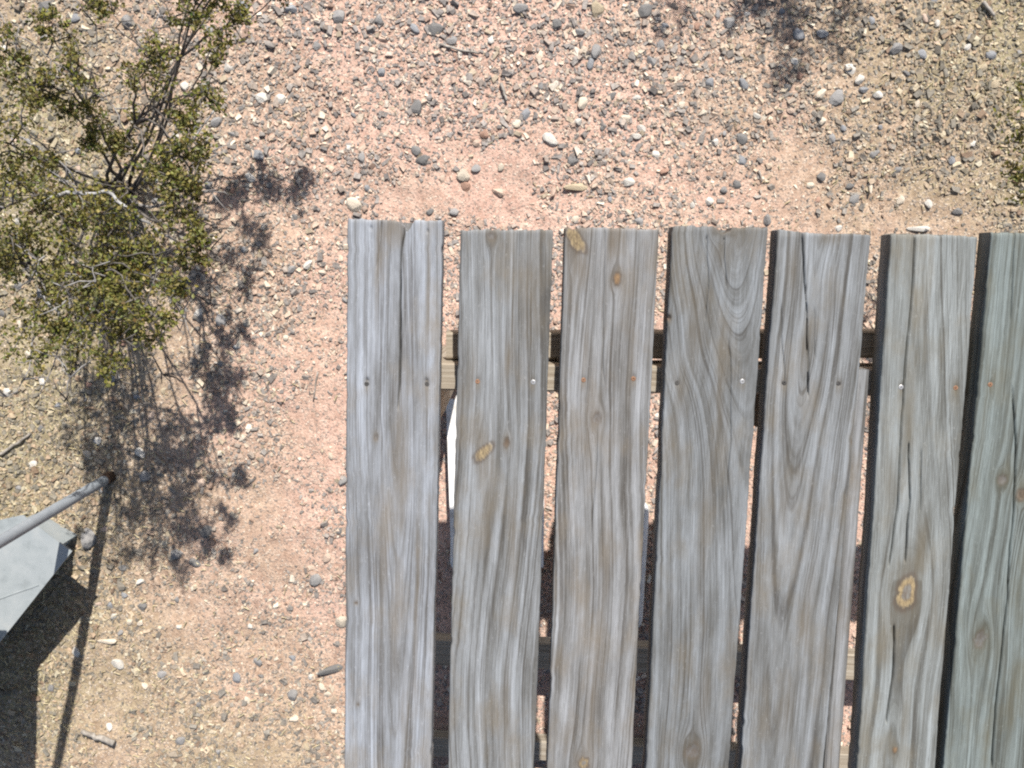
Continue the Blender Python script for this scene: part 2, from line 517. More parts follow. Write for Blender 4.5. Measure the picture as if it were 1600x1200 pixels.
def plank(name, top, bot, z, tone, heart, knots=(), cracks=(), notch=(), screws=(), holes=(), seed=0, wave=(), stains=(), label=None, vmax=1.42):
    """top / bot: ((left px, y), (right px, y)); heart: [(v mm, u mm, depth mm)...]; knots: (px, py, across mm, along mm, kind)"""
    TL, TR = (at(*p, z) for p in top); BL, BR = (at(*p, z) for p in bot)
    Lf = ((TL.y + TR.y) / 2 - (BL.y + BR.y) / 2)
    y_top = (TL.y + TR.y) / 2
    skew = (TL.y - TR.y)                               # board end is not quite square
    W = ((TR.x - TL.x) + (BR.x - BL.x)) / 2 * 1000

    def left(v): return TL.x + (BL.x - TL.x) * v / Lf
    def right(v): return TR.x + (BR.x - TR.x) * v / Lf

    def loc(px, py):
        p = at(px, py, z); v = y_top - p.y
        return (p.x - left(v)) / (right(v) - left(v)) * W, v * 1000
    nu = 129
    vs = np.concatenate([np.arange(0, 0.92, 0.0031), np.arange(0.92, vmax, 0.015), [vmax]])
    nv = len(vs)
    s = np.linspace(0, 1, nu)
    S, Vv = np.meshgrid(s, vs)
    U = S * W; VM = Vv * 1000
    # let a column of the mesh run along each crack
    paths = []
    for (pts, half, deep) in cracks:
        L_ = [loc(*p) for p in pts]
        cv = np.array([p[1] for p in L_]); cu = np.array([p[0] for p in L_])
        v1 = VM[:, 0]
        path = np.interp(v1, cv, cu) + 1.2 * vnoise(v1 / 40, v1 * 0, seed + 31) + .25 * vnoise(v1 / 14, v1 * 0, seed + 32)
        paths.append((cv, path))
    for cv, path in paths:
        i0 = int(np.argmin(np.abs(s * W - path[(VM[:, 0] > cv[0]) & (VM[:, 0] < cv[-1])].mean())))
        near = np.exp(-((s * W - s[i0] * W) / 11) ** 2)[None, :] * np.clip(np.minimum(s, 1 - s) / .06, 0, 1)[None, :]
        inr = (np.clip((VM[:, 0] - cv[0] + 60) / 60, 0, 1) * np.clip((cv[-1] + 60 - VM[:, 0]) / 60, 0, 1))[:, None]
        U = U + (path - U[:, i0])[:, None] * near * inr
    S = U / W
    # the end of the board: notches bite into it
    e = np.zeros(nu)
    for (px, half, deep, shape) in notch:
        u0 = loc(px, top[0][1] + 4)[0]; d = np.abs(s * W - u0) / half
        e = np.maximum(e, deep * (np.clip(1 - d, 0, 1) if shape == 'v' else np.sqrt(np.clip(1 - d * d, 0, 1))))
    e += 2.2 * np.maximum(0, vnoise(s * W / 9, s * 0, seed + 64) - .25) + 1.1 * vnoise(s * W / 5, s * 0, seed + 60) + 0.5 * vnoise(s * W / 1.8, s * 0, seed + 61) + 1.5 * vnoise(s * W / 40, s * 0, seed + 62)
    e = e + (s - .5) * skew * 1000
    VM = VM + e[None, :] * np.clip(1 - VM / 70, 0, 1)
    # grain field
    us = U + 2.0 * vnoise(U * 0 + seed, VM / 260, seed) + 1.0 * vnoise(U / 28, VM / 170, seed + 1) + .5 * vnoise(U / 9, VM / 70, seed + 2)
    for (px, py, amp, su, sv) in wave:
        u0, v0 = loc(px, py)
        us = us + .55 * amp * np.exp(-((U - u0) / su) ** 2 - ((VM - v0) / sv) ** 2)
    kc = np.zeros((nv, nu, 4)); halos = []
    for (px, py, ka, kl, kind, ang) in knots:
        u0, v0 = loc(px, py)
        du, dv = U - u0, VM - v0
        ca, sa = math.cos(ang), math.sin(ang)
        a_, b_ = (du * ca + dv * sa), (-du * sa + dv * ca)
        wob = 1 + .22 * vnoise(np.arctan2(b_ / kl, a_ / ka) * 1.6 + seed, U * 0 + px, seed + 5)
        r = np.sqrt((a_ / ka) ** 2 + (b_ / kl) ** 2) / wob
        rf = np.sqrt((du / (ka * 1.35)) ** 2 + (dv / (kl * 2.4)) ** 2)
        us = us - du * np.minimum(1.0, 1 / np.maximum(rf, 1e-3) ** 2) * np.exp(-np.maximum(rf - 1, 0) * .2)
        ins = np.clip((1.1 - r) / .38, 0, 1)
        rim = np.exp(-((r - 1.02) / .2) ** 2)
        n_ = .5 + .5 * vnoise(r * 6 + vnoise(U / 3, VM / 3, seed + 8) * .6, U * 0 + px, seed + 9)
        if kind == 'gold':
            c = np.array(GOLD) * (0.75 + .5 * n_[..., None]); core = np.clip((.52 - r) / .12, 0, 1)[..., None]
            rad = np.abs(vnoise(np.arctan2(b_ / kl, a_ / ka) * 2.2 + 5, U * 0 + 3, seed + 12)); c = c * (.55 + .45 * np.clip(rad / .18, 0, 1))[..., None]
            c = c * (1 - core) + np.array((.19, .18, .16)) * core; al = ins * .85
        elif kind == 'goldfull':
            c = np.array(GOLD) * (0.5 + .85 * n_[..., None]) * (.6 + .4 * np.clip(np.abs(vnoise(a_ / 2.2, b_ / 14, seed + 14)) / .3, 0, 1))[..., None]; al = ins * .85
        elif kind == 'brown':
            c = np.array(BROWN) * (0.6 + .8 * n_[..., None]); al = ins * .9
        elif kind == 'dark':
            c = np.array(DARK) * (0.7 + .7 * n_[..., None]); al = ins * .85
        else:
            c = np.array(GREYK) * (0.8 + .7 * n_[..., None]); al = ins * .7
        halo = np.exp(-(np.maximum(np.sqrt((du / (ka * 1.9)) ** 2 + (dv / (kl * 2.3)) ** 2), 0) ** 2)); halos.append(halo * .75)
        kc[..., :3] = np.where(al[..., None] > kc[..., 3:4], c, kc[..., :3])
        kc[..., 3] = np.maximum(kc[..., 3], al)
        rimc = rim * (.75 if kind != 'grey' else .4)
        sel = rimc > kc[..., 3]
        kc[..., :3] = np.where(sel[..., None], np.array((.085, .068, .052)), kc[..., :3])
        kc[..., 3] = np.maximum(kc[..., 3], rimc)
    hv = np.array(heart, dtype=float)
    fine_v = np.arange(-400, 1900, 5.0)
    ker = np.exp(-(np.arange(-40, 41) * 5.0 / 70) ** 2); ker /= ker.sum()
    hu = np.interp(VM, fine_v, np.convolve(np.pad(np.interp(fine_v, hv[:, 0], hv[:, 1]), 40, mode='edge'), ker, 'valid'))
    hd = np.interp(VM, fine_v, np.convolve(np.pad(np.interp(fine_v, hv[:, 0], hv[:, 2]), 40, mode='edge'), ker, 'valid'))
    st = np.zeros_like(U)
    for (px, py, su, sv, k_) in stains:
        u0, v0 = loc(px, py)
        uu = U + 3 * vnoise(U * 0, VM / 60, seed + 71)
        st = np.maximum(st, k_ * np.exp(-((uu - u0) / su) ** 2 - ((VM - v0) / sv) ** 2))
    for (px, py, key) in screws:
        u0, v0 = loc(px, py); st = np.maximum(st, .8 * np.exp(-((U - u0) / 4.5) ** 2 - ((VM - v0 - 3) / 13) ** 2))
    for h_ in halos: st = np.maximum(st, h_)
    ring = np.sqrt((us - hu) ** 2 + hd ** 2)
    # relief
    zz = np.zeros_like(U)
    zz -= 0.35 * (0.5 + .5 * vnoise(ring / 3.2, VM / 400, seed + 20)) + 0.2 * vnoise(U / 2.0, VM / 60, seed + 21)
    edge = np.minimum(U, W - U)
    zz -= 2.6 * (1 - np.sqrt(np.clip(1 - np.clip(1 - edge / 3.2, 0, 1) ** 2, 0, 1)))
    zz -= 1.6 * np.clip(1 - VM / 4, 0, 1) ** 2
    for (px, py, key) in screws:
        u0, v0 = loc(px, py); zz -= 1.3 * np.exp(-((U - u0) ** 2 + (VM - v0) ** 2) / 30)
    zz += 1.6 * vnoise(U / 400 + seed, VM / 500, seed + 3) + .8 * ((U / W - .5) * 2) ** 2
    for (px, py, ka, kl, kind, ang) in knots:
        u0, v0 = loc(px, py)
        r = np.sqrt(((U - u0) / ka) ** 2 + ((VM - v0) / kl) ** 2)
        zz += (.8 if kind in ('gold', 'brown', 'goldfull') else -1.2) * np.exp(-(r / .9) ** 4)
    for (pts, half, deep), (cv, p1) in zip(cracks, paths):
        path = p1[:, None] + U * 0
        tt = (VM - cv[0]) / (cv[-1] - cv[0])
        open_ = np.where((tt < 0) | (tt > 1), 0, np.clip(1 - np.clip(tt, 0, 1), 0, 1) ** .35 * np.clip(.85 + .3 * vnoise(VM / 45, VM * 0, seed + 33), .6, 1))
        if cv[0] > 30: open_ = open_ * np.clip(tt * 6, 0, 1)
        h_ = np.maximum(half * .8 * open_ + .2, 1.4) * (open_ > 0)
        prof = np.clip(1.5 - 1.5 * np.abs(U - path) / np.maximum(h_, 1e-3), 0, 1)
        zz -= prof * (min(34, deep * 3.4) if half > 1 else deep) * np.clip(open_ * 2, 0, 1)
    for (px, py, r0) in holes:
        u0, v0 = loc(px, py)
        zz -= 5 * np.exp(-((U - u0) ** 2 + (VM - v0) ** 2) / r0 ** 2)
    xl = TL.x + (BL.x - TL.x) * (VM / 1000) / Lf; xr = TR.x + (BR.x - TR.x) * (VM / 1000) / Lf
    ed = 1.0 * vnoise(VM / 60, S * 0 + .5, seed + 40) + .45 * vnoise(VM / 9, S * 0 + .5, seed + 41) + 4.5 * np.maximum(0, vnoise(VM / 22, np.round(S) * 7.3, seed + 43) - .62)
    x = xl + (xr - xl) * S + ed / 1000 * (1 - 2 * S)
    P = np.stack([x - PO.x, y_top - VM / 1000 - PO.y, z + zz / 1000], -1)
    Q = P.copy(); Q[..., 2] = z - THICK
    n = nu * nv
    idx = np.arange(n).reshape(nv, nu)
    top_f = np.stack([idx[:-1, :-1], idx[1:, :-1], idx[1:, 1:], idx[:-1, 1:]], -1).reshape(-1, 4)
    # skirts share border loops with the underside (sides, ends, one strip of underside quads)
    loop = np.concatenate([idx[0, :], idx[1:, -1], idx[-1, -2::-1], idx[-2:0:-1, 0]])
    m = len(loop)
    lowv = Q.reshape(-1, 3)[loop]
    li = n + np.arange(m); nxt = np.roll(np.arange(m), -1)
    skirt = np.stack([loop, loop[nxt], li[nxt], li], -1)
    lown = {int(a): int(b) for a, b in zip(loop, li)}
    under = np.array([[lown[int(idx[j, 0])], lown[int(idx[j, -1])], lown[int(idx[j + 1, -1])], lown[int(idx[j + 1, 0])]] for j in range(1, nv - 2)])
    verts = np.concatenate([P.reshape(-1, 3), lowv])
    me = make_mesh(name, verts, np.concatenate([top_f, skirt, under]), False)
    sm = np.zeros(len(me.polygons), dtype=bool); sm[:len(top_f)] = True
    me.polygons.foreach_set('use_smooth', sm)
    ext = lambda a: np.concatenate([a.ravel(), a.ravel()[loop]])
    fattr(me, 'ring', np.concatenate([ring.ravel(), ring.ravel()[loop] + 14]))
    fattr(me, 'stain', ext(st)); fattr(me, 'along', ext(VM)); fattr(me, 'across', np.concatenate([U.ravel() + seed * 31, U.ravel()[loop] + 30 + seed * 31]))
    cattr(me, 'knot', np.concatenate([kc.reshape(-1, 4), kc.reshape(-1, 4)[loop]]))
    o = link('plank', me, M_WOOD, platform)
    o.color = (*tone, 1)  # tone also holds painted lens shading, greener and darker on the right-hand boards
    if label: o['label'] = label
    for (px, py, key) in screws:
        p = at(px, py, z)
        sx = (p.x - left(y_top - p.y)); j = int(np.argmin(np.abs(vs - (y_top - p.y)))); i = int(np.clip(round(sx * 1000 / W * (nu - 1)), 0, nu - 1))
        zl = float(P[j, i, 2])
        sc_ = link('screw', SCREW[key], None, o)
        sc_.location = (p.x - PO.x, p.y - PO.y, zl - 0.0004)
        sc_.rotation_euler = (random.uniform(-.1, .1), random.uniform(-.1, .1), random.uniform(0, 3))
    return o


PI = math.pi
plank('plank_a', ((543, 341), (692, 345)), ((538, 1200), (674, 1200)), DECK, (1.24, 1.29, 1.38),
      [(0, 72, 30), (300, 78, 24), (600, 84, 34), (900, 80, 40), (1450, 75, 60)],
      knots=[(588, 683, 3, 4, 'grey', 0), (559, 1100, 1.6, 1.6, 'dark', 0), (556, 942, 2.5, 2, 'dark', .3)],
      cracks=[([(633, 345), (627, 400), (625, 520), (624, 600), (622, 640)], 2.0, 9), ([(597, 345), (590, 420)], .9, 4)],
      notch=[(633, 14, 17, 'v')], screws=[(573, 600, 'dark'), (667, 600, 'dark')], holes=[(580, 356, 1.8), (668, 361, 1.5), (574, 594, 2.4), (666, 595, 2.4)], seed=3,
      stains=[(628, 720, 11, 110, .8), (620, 960, 8, 90, .55), (667, 450, 3, 90, .6), (652, 960, 3.5, 180, .6), (587, 430, 3, 80, .45), (600, 860, 7, 120, .45), (612, 360, 14, 20, .5), (633, 1120, 8, 80, .5)], label='blue-grey board with a notched, cracked end')
plank('plank_b', ((719, 357), (865, 360)), ((700, 1200), (834, 1200)), DECK - .001, (1.0, 1.02, 1.03),
      [(0, -90, 40), (300, -80, 40), (700, -110, 30), (1450, -60, 30)],
      knots=[(768, 369, 5.5, 6.5, 'grey', 0), (756, 706, 7.5, 19, 'goldfull', .75), (792, 691, 4.5, 7, 'dark', 0)],
      wave=[(790, 560, 4, 18, 60), (800, 830, -9, 40, 150)],
      screws=[(746, 596, 'rusty'), (833, 597, 'bright')], seed=9,
      stains=[(793, 562, 7, 30, .85), (803, 840, 8, 85, .7), (738, 580, 9, 45, .45), (800, 520, 5, 60, .4), (830, 430, 16, 120, .4), (765, 800, 6, 60, .4), (790, 1110, 6, 70, .5)], label='board with a slanting golden slit knot')
plank('plank_c', ((883, 356), (1030, 357)), ((855, 1200), (987, 1200)), DECK + .001, (1.03, 1.02, 1.01),
      [(0, 200, 40), (250, 190, 35), (560, 210, 40), (1450, 170, 40)],
      knots=[(900, 374, 9, 23, 'goldfull', -.55), (964, 436, 6, 8, 'brown', 0), (933, 655, 6.5, 9, 'grey', 0), (912, 1192, 8, 9, 'gold', 0), (1025, 1060, 5, 12, 'grey', 0)],
      cracks=[([(933, 665), (931, 720), (926, 790), (922, 850)], .9, 4), ([(944, 360), (941, 480), (943, 600)], .8, 3)],
      screws=[(912, 594, 'rusty'), (990, 592, 'rusty')], seed=17,
      stains=[(957, 375, 9, 32, .85), (908, 415, 10, 22, .8), (925, 610, 6, 40, .5), (985, 570, 5, 60, .45), (912, 560, 5, 50, .5), (945, 880, 6, 110, .4), (925, 1090, 8, 40, .55)], label='board with a broken golden knot at its corner')
plank('plank_d', ((1051, 353), (1200, 357)), ((1009, 1200), (1139, 1200)), DECK, (0.87, 0.90, 0.915),
      [(0, 88, 6), (60, 88, 14), (140, 100, 40), (330, 135, 60), (700, 150, 70), (1450, 150, 60)],
      knots=[(1133, 352, 15, 11, 'grey', 0), (1081, 1175, 11, 13, 'grey', 0), (1046, 497, 3, 4, 'dark', 0)],
      wave=[(1075, 560, 13, 26, 48), (1060, 640, -8, 22, 60), (1105, 470, -7, 30, 50), (1110, 1060, 8, 30, 60)],
      cracks=[([(1104, 370), (1106, 440), (1103, 500)], .9, 4), ([(1138, 520), (1142, 600), (1140, 700), (1134, 790)], .9, 4), ([(1131, 372), (1134, 450)], .9, 4)],
      notch=[(1133, 11, 9, 'o')], screws=[(1160, 596, 'bright'), (1058, 598, 'dark')], holes=[(1046, 497, 3)], seed=23,
      stains=[(1085, 520, 14, 60, .65), (1065, 600, 13, 60, .55), (1125, 620, 7, 90, .6), (1133, 390, 22, 24, .55), (1105, 800, 9, 110, .5), (1100, 1080, 10, 60, .6)], label='dark wavy-grained board with a bite out of its end')
plank('plank_e', ((1215, 361), (1362, 367)), ((1157, 1200), (1287, 1200)), DECK - .001, (0.95, 0.975, 0.985),
      [(0, 64, 4), (90, 62, 18), (170, 58, 6), (320, 52, 26), (620, 48, 44), (1450, 42, 60)],
      knots=[(1333, 690, 2.5, 3.5, 'dark', 0)],
      wave=[(1290, 430, 9, 20, 40), (1265, 960, 10, 30, 90), (1300, 1050, -9, 26, 60)],
      cracks=[([(1254, 361), (1257, 420), (1262, 520), (1263, 620)], 1.2, 4), ([(1219, 470), (1222, 540), (1226, 598)], .9, 3), ([(1272, 480), (1273, 560)], .7, 2)],
      screws=[(1226, 598, 'dark'), (1311, 599, 'dark')], seed=31,
      stains=[(1260, 540, 8, 40, .6), (1225, 800, 10, 60, .5), (1262, 960, 9, 80, .5), (1300, 372, 20, 10, .7), (1235, 420, 9, 40, .5), (1230, 1110, 12, 60, .55)], label='board with long drying cracks beside the filler strip')
plank('plank_f', ((1391, 366), (1528, 369)), ((1339, 1200), (1461, 1200)), DECK + .001, (0.98, 1.025, 0.99),
      [(0, 20, 40), (250, 40, 34), (450, 60, 30), (560, 62, 16), (700, 58, 24), (850, 52, 4), (1000, 55, 50), (1450, 60, 60)],
      knots=[(1417, 925, 16, 27, 'gold', .12), (1398, 1172, 4, 6, 'brown', 0)],
      cracks=[([(1428, 366), (1427, 420), (1420, 500), (1412, 600), (1408, 700), (1402, 800), (1388, 885)], 1.6, 7), ([(1421, 690), (1422, 780), (1414, 880)], 1.2, 5), ([(1398, 975), (1396, 1040), (1385, 1130)], 1.3, 5), ([(1440, 700), (1438, 800)], .9, 4)],
      screws=[(1408, 605, 'bright'), (1493, 606, 'rusty')], seed=38,
      stains=[(1388, 750, 11, 50, .6), (1440, 860, 10, 50, .7), (1462, 950, 8, 60, .55), (1385, 1000, 8, 50, .5), (1425, 640, 6, 60, .55), (1415, 1120, 7, 60, .6), (1453, 430, 4, 90, .45)], label='board with an oval golden knot')
plank('plank_g', ((1549, 363), (1697, 366)), ((1474, 1200), (1604, 1200)), DECK, (0.74, 0.83, 0.78),  # dark green cast stands in for lens vignette at this edge
      [(0, 220, 40), (330, 215, 40), (560, 195, 40), (700, 205, 40), (1450, 215, 40)],
      knots=[(1566, 748, 7, 8, 'grey', 0), (1597, 772, 8, 9, 'dark', 0), (1530, 1000, 9, 14, 'grey', .4)],
      wave=[(1520, 960, 10, 24, 50), (1550, 1030, -10, 26, 60)],
      cracks=[([(1581, 600), (1586, 700), (1583, 800), (1572, 950), (1556, 1100), (1550, 1200)], 1.3, 5), ([(1585, 365), (1578, 500)], .9, 4)],
      screws=[(1547, 601, 'rusty'), (1640, 602, 'rusty')], seed=44,
      stains=[(1520, 1010, 12, 40, .6), (1560, 1010, 12, 40, .5), (1540, 620, 4, 120, .5), (1580, 1100, 6, 90, .5)], label='grey board with dark knots, tinted greenish as lens edge shading')

# a narrow strip filling part of the gap beside the fifth board, from the joist on
lo = at(1350, 578, DECK - .004); hi = at(1303, 1200, DECK - .004)
d = (hi - lo).normalized()
fill = link('filler_strip', lumber('filler_strip', lo - PO - Vector((.003, 0, 0)), hi + d * .5 - PO - Vector((.002, 0, 0)), 0.024, 0.03, seed=3), M_WOOD, platform)
fill.color = (.93, .92, .9, 1)


def frame(name, p0, p1, z, wide, thick, mat=M_FRAME, seed=0):
    a = at(*p0, z) - PO; b = at(*p1, z) - PO
    return link(name, lumber(name, a, b, wide, thick, seed=seed), mat, platform)


JZ = DECK - THICK - .002
frame('joist', (556, 587), (1820, 604), JZ, .043, .089, seed=1)
frame('joist', (500, 1650), (1640, 1700), JZ, .043, .089, seed=2)
frame('lower_beam', (697, 541), (1780, 537), JZ - .035, .043, .06, seed=4)
frame('stretcher', (640, 1018), (1500, 1050), .14, .062, .04, seed=5)
frame('stretcher', (620, 1165), (1480, 1200), .05, .05, .04, seed=9)
for (px, py, s_) in ((655, 592, 6), (1760, 610, 7)):
    a = at(px, py, JZ - .09); a = Vector((a.x, a.y - .001, JZ - .092)) - PO
    link('post', lumber('post', a, Vector((a.x, a.y, gz(a.x + PO.x, a.y + PO.y) - .05)), .07, .07, up=(0, 1, 0), seed=s_), M_FRAME, platform)
for (px, py, s_) in ((545, 1660, 8), (1600, 1705, 12)):
    a = at(px, py, JZ); a = Vector((a.x, a.y, JZ - .092)) - PO
    link('post', lumber('post', a, Vector((a.x, a.y, gz(a.x + PO.x, a.y + PO.y) - .05)), .07, .07, up=(0, 1, 0), seed=s_), M_FRAME, platform)
# brace under the fifth board, its brown edge shows in the gap
a = at(1215, 640, JZ - .02) - PO; b = at(1225, 700, .46) - PO
link('brace', lumber('brace', a, Vector((b.x, b.y + .12, .46)), .05, .04, seed=14), M_FRAME, platform)


# ------------------------------------------------------------------ white trays lying under the planks
def tub(name, corners, z0, z1, label, inner=None):
    """shallow open tray with rounded corners and a rolled rim"""
    pts = [at(px, py, z1) for px, py in corners]
    cx = sum(p.x for p in pts) / 4; cy = sum(p.y for p in pts) / 4
    e = pts[1] - pts[0]; yaw = math.atan2(e.y, e.x)
    wx = e.length / 2; wy = (pts[2] - pts[1]).length / 2
    root = empty(name, (cx, cy, z0), label, 'tray')
    root.rotation_euler = (0, 0, yaw)

    def outline(hx, hy, r, n=6):
        out = []
        for qx, qy, a0 in ((1, 1, 0), (-1, 1, 90), (-1, -1, 180), (1, -1, 270)):
            for i in range(n + 1):
                t = math.radians(a0 + 90 * i / n)
                out.append((qx * (hx - r) + r * math.cos(t), qy * (hy - r) + r * math.sin(t)))
        return out
    H = z1 - z0
    bm = bmesh.new()
    secs = [(.80, 0, .03), (.97, H - .012, .035), (.945, H - .012, .035), (.78, .006, .03)]
    rings = []
    for f, zz, r in secs:
        rings.append([bm.verts.new((x, y, zz)) for x, y in outline(wx * f, wy * f, r)])
    n = len(rings[0])
    for A, B in zip(rings, rings[1:]):
        for i in range(n): bm.faces.new((A[i], A[(i + 1) % n], B[(i + 1) % n], B[i]))
    bm.faces.new(rings[0][::-1]); bm.faces.new(rings[-1])
    link('tray_wall', bm_mesh(bm, 'tray_wall', True), inner or M_WHITE, root)
    bm = bmesh.new()
    ol = [Vector((x, y, H - .006)) for x, y in outline(wx, wy, .035)]
    nn = len(ol); rr = []
    for i, p in enumerate(ol):
        t = (ol[(i + 1) % nn] - ol[i - 1]).normalized(); nrm = Vector((t.y, -t.x, 0))
        rr.append([bm.verts.new(p + nrm * (.0095 * math.cos(k * PI / 4)) - nrm * .0095 + Vector((0, 0, .006 * math.sin(k * PI / 4)))) for k in range(8)])
    for i in range(nn):
        for k in range(8):
            bm.faces.new((rr[i][k], rr[(i + 1) % nn][k], rr[(i + 1) % nn][(k + 1) % 8], rr[i][(k + 1) % 8]))
    link('rim', bm_mesh(bm, 'rim', True), M_WHITE, root)
    return root


t1 = tub('plastic_tray', [(708, 900), (846, 904), (850, 612), (698, 606)], .0, .04, 'white shallow lidded tray on the ground under the board with the golden slit knot')
tub('plastic_tray', [(872, 985), (1004, 990), (1017, 779), (880, 775)], .0, .05, 'white-rimmed dark open tray under the board with the broken golden corner knot', M_LINER)
bm = bmesh.new()
c4 = [at(*p, .045) for p in ((706, 902), (849, 906), (852, 609), (696, 603))]
mi = t1.matrix_basis.inverted() if False else None
cen = sum(c4, Vector()) / 4
yaw = t1.rotation_euler.z
loc4 = []
for p in c4:
    d_ = p - Vector(t1.location); loc4.append(Vector((d_.x * math.cos(-yaw) - d_.y * math.sin(-yaw), d_.x * math.sin(-yaw) + d_.y * math.cos(-yaw), d_.z)))
tv = [bm.verts.new(p) for p in loc4]; bv = [bm.verts.new(p - Vector((0, 0, .007))) for p in loc4]
bm.faces.new(tv); bm.faces.new(bv[::-1])
for i in range(4): bm.faces.new((tv[i], tv[(i + 1) % 4], bv[(i + 1) % 4], bv[i]))
bmesh.ops.bevel(bm, geom=[e for e in bm.edges if abs(e.verts[0].co.z - e.verts[1].co.z) > .003], offset=.03, segments=4, affect='EDGES')
link('lid', bm_mesh(bm, 'lid'), M_WHITE, t1)


# ------------------------------------------------------------------ stake, cover box
base = at(172, 745)
bz = gz(base.x, base.y)
top = at(-23, 860, .5); lean = (top - base); 
stake = empty('pipe_stake', (base.x, base.y, bz), 'dull grey metal pipe stake standing upright beside the pale grey cover', 'stake')
bm = bmesh.new()
hgt = 1.12; dirv = Vector((lean.x / .5, lean.y / .5, 1))
seg = [dirv * (hgt * i / 12) + Vector((0, 0, -.06 if i == 0 else 0)) for i in range(13)]
tube_bm(bm, seg, [.0115] * 13, 16)
link('pipe', bm_mesh(bm, 'pipe', True), M_PIPE, stake)
bm = bmesh.new(); tube_bm(bm, [Vector((0, 0, -.02)), dirv * .02, dirv * .032], [.0145, .014, .0125], 14)
link('collar', bm_mesh(bm, 'collar', True), M_RUST, stake)
bm = bmesh.new(); tube_bm(bm, [dirv * (hgt - .01), dirv * (hgt + .012), dirv * (hgt + .018)], [.0135, .0135, .009], 14)
link('end_cap', bm_mesh(bm, 'end_cap', True), M_PIPE, stake)

CZ = 0.18
A_ = at(35, 805, CZ); B_ = at(112, 862, CZ); C_ = at(0, 1003, CZ); 
eB = (C_ - B_).normalized(); eA = (A_ - B_).normalized()
ctr = B_ + eB * .28 + eA * .22
cover = empty('metal_cover', (ctr.x, ctr.y, gz(ctr.x, ctr.y)), 'pale blue-grey flat metal box cover beside the pipe stake', 'cover')
CO = Vector((ctr.x, ctr.y, gz(ctr.x, ctr.y)))
F1 = at(70, 868, CZ); F2 = at(57, 921, CZ)
poly = [A_, B_, C_, B_ + eB * .62, B_ + eB * .62 + eA * .5, A_ + eA * .4 + eB * .16, at(-60, 826, CZ)]
bm = bmesh.new()
tv = [bm.verts.new(p - CO) for p in poly]
bv = [bm.verts.new(p - CO - Vector((0, 0, .004))) for p in poly]
bm.faces.new(tv); bm.faces.new(bv[::-1])
n = len(poly)
for i in range(n): bm.faces.new((tv[i], tv[(i + 1) % n], bv[(i + 1) % n], bv[i]))
link('lid', bm_mesh(bm, 'lid'), M_COVER, cover)
# box walls under the lid, set in from its edge
ins = []
cc = sum(poly, Vector()) / n
for p in poly: ins.append(Vector((p.x, p.y, 0)) + (cc - p).normalized() * .075)
bm = bmesh.new()
t_ = [bm.verts.new(Vector((p.x, p.y, CZ - .005)) - CO) for p in ins]; b_ = [bm.verts.new(Vector((p.x, p.y, gz(p.x, p.y) - .02)) - CO) for p in ins]
for i in range(n): bm.faces.new((t_[i], t_[(i + 1) % n], b_[(i + 1) % n], b_[i]))
link('box_wall', bm_mesh(bm, 'box_wall'), M_COVER, cover)
# unseen panel added out of view to cast extra shadow beside the box
q0 = [at(-60, 905, .40), at(-62, 1170, .40), at(-300, 1175, .40), at(-290, 900, .40)]
bm = bmesh.new()
t_ = [bm.verts.new(p - CO) for p in q0]; b_ = [bm.verts.new(Vector((p.x, p.y, .385)) - CO) for p in q0]
bm.faces.new(t_); bm.faces.new(b_[::-1])
for i in range(4): bm.faces.new((t_[i], t_[(i + 1) % 4], b_[(i + 1) % 4], b_[i]))
bmesh.ops.bevel(bm, geom=list(bm.edges), offset=.004, segments=2, affect='EDGES')
link('added_shadow_panel', bm_mesh(bm, 'added_shadow_panel'), M_COVER, cover)
p = (q0[2] + q0[3]) / 2 + Vector((.04, 0, 0))
link('shadow_panel_prop', lumber('shadow_panel_prop', Vector((p.x, p.y, .384)) - CO, Vector((p.x, p.y, CZ + .002)) - CO, .04, .04, up=(0, 1, 0)), M_COVER, cover)
# raised seam across the lid
p, q = at(-40, 950, CZ + .0015), at(60, 914, CZ + .0015)
link('seam', lumber('seam', p - CO, q - CO, .003, .0025, bevel=.0005), M_COVER, cover)


# ------------------------------------------------------------------ creosote bushes
def leaves_mesh(clumps, seed, name):
    """clumps: (centre, radius, count). small paired leaves, each a folded diamond"""
    r_ = np.random.default_rng(seed)
    Vs, Fs, Cs = [], [], []
    base = 0
    for c, rad, cnt in clumps:
        d = r_.normal(0, 1, (cnt, 3)); d /= np.linalg.norm(d, axis=1)[:, None]
        p = np.array(c)[None] + d * (rad * r_.random((cnt, 1)) ** .5) * np.array([[1, 1, .8]])
        t = r_.normal(0, 1, (cnt, 3)); t /= np.linalg.norm(t, axis=1)[:, None]
        s = np.cross(t, r_.normal(0, 1, (cnt, 3))); s /= np.linalg.norm(s, axis=1)[:, None]
        nn = np.cross(t, s)
        L = r_.uniform(.0055, .0105, (cnt, 1)); Wd = L * r_.uniform(.28, .4, (cnt, 1))
        v = np.stack([p, p + t * L * .5 + s * Wd + nn * L * .12, p + t * L, p + t * L * .5 - s * Wd + nn * L * .12], 1)
        Vs.append(v.reshape(-1, 3))
        i = base + np.arange(cnt) * 4
        Fs.append(np.stack([np.stack([i, i + 1, i + 2], -1), np.stack([i, i + 2, i + 3], -1)], 1).reshape(-1, 3))
        base += cnt * 4
        col = np.array([[.15, .145, .042]]) * r_.uniform(.45, 1.5, (cnt, 1)) + r_.normal(0, .012, (cnt, 3))
        yel = r_.random((cnt, 1)) < .12
        col = np.where(yel, np.array([[.26, .215, .075]]) * r_.uniform(.8, 1.2, (cnt, 1)), col)
        Cs.append(np.repeat(np.concatenate([np.clip(col, .01, 1), np.ones((cnt, 1))], 1), 4, 0))
    me = make_mesh(name, np.concatenate(Vs), np.concatenate(Fs), False)
    cattr(me, 'leaf_colour', np.concatenate(Cs))
    return me


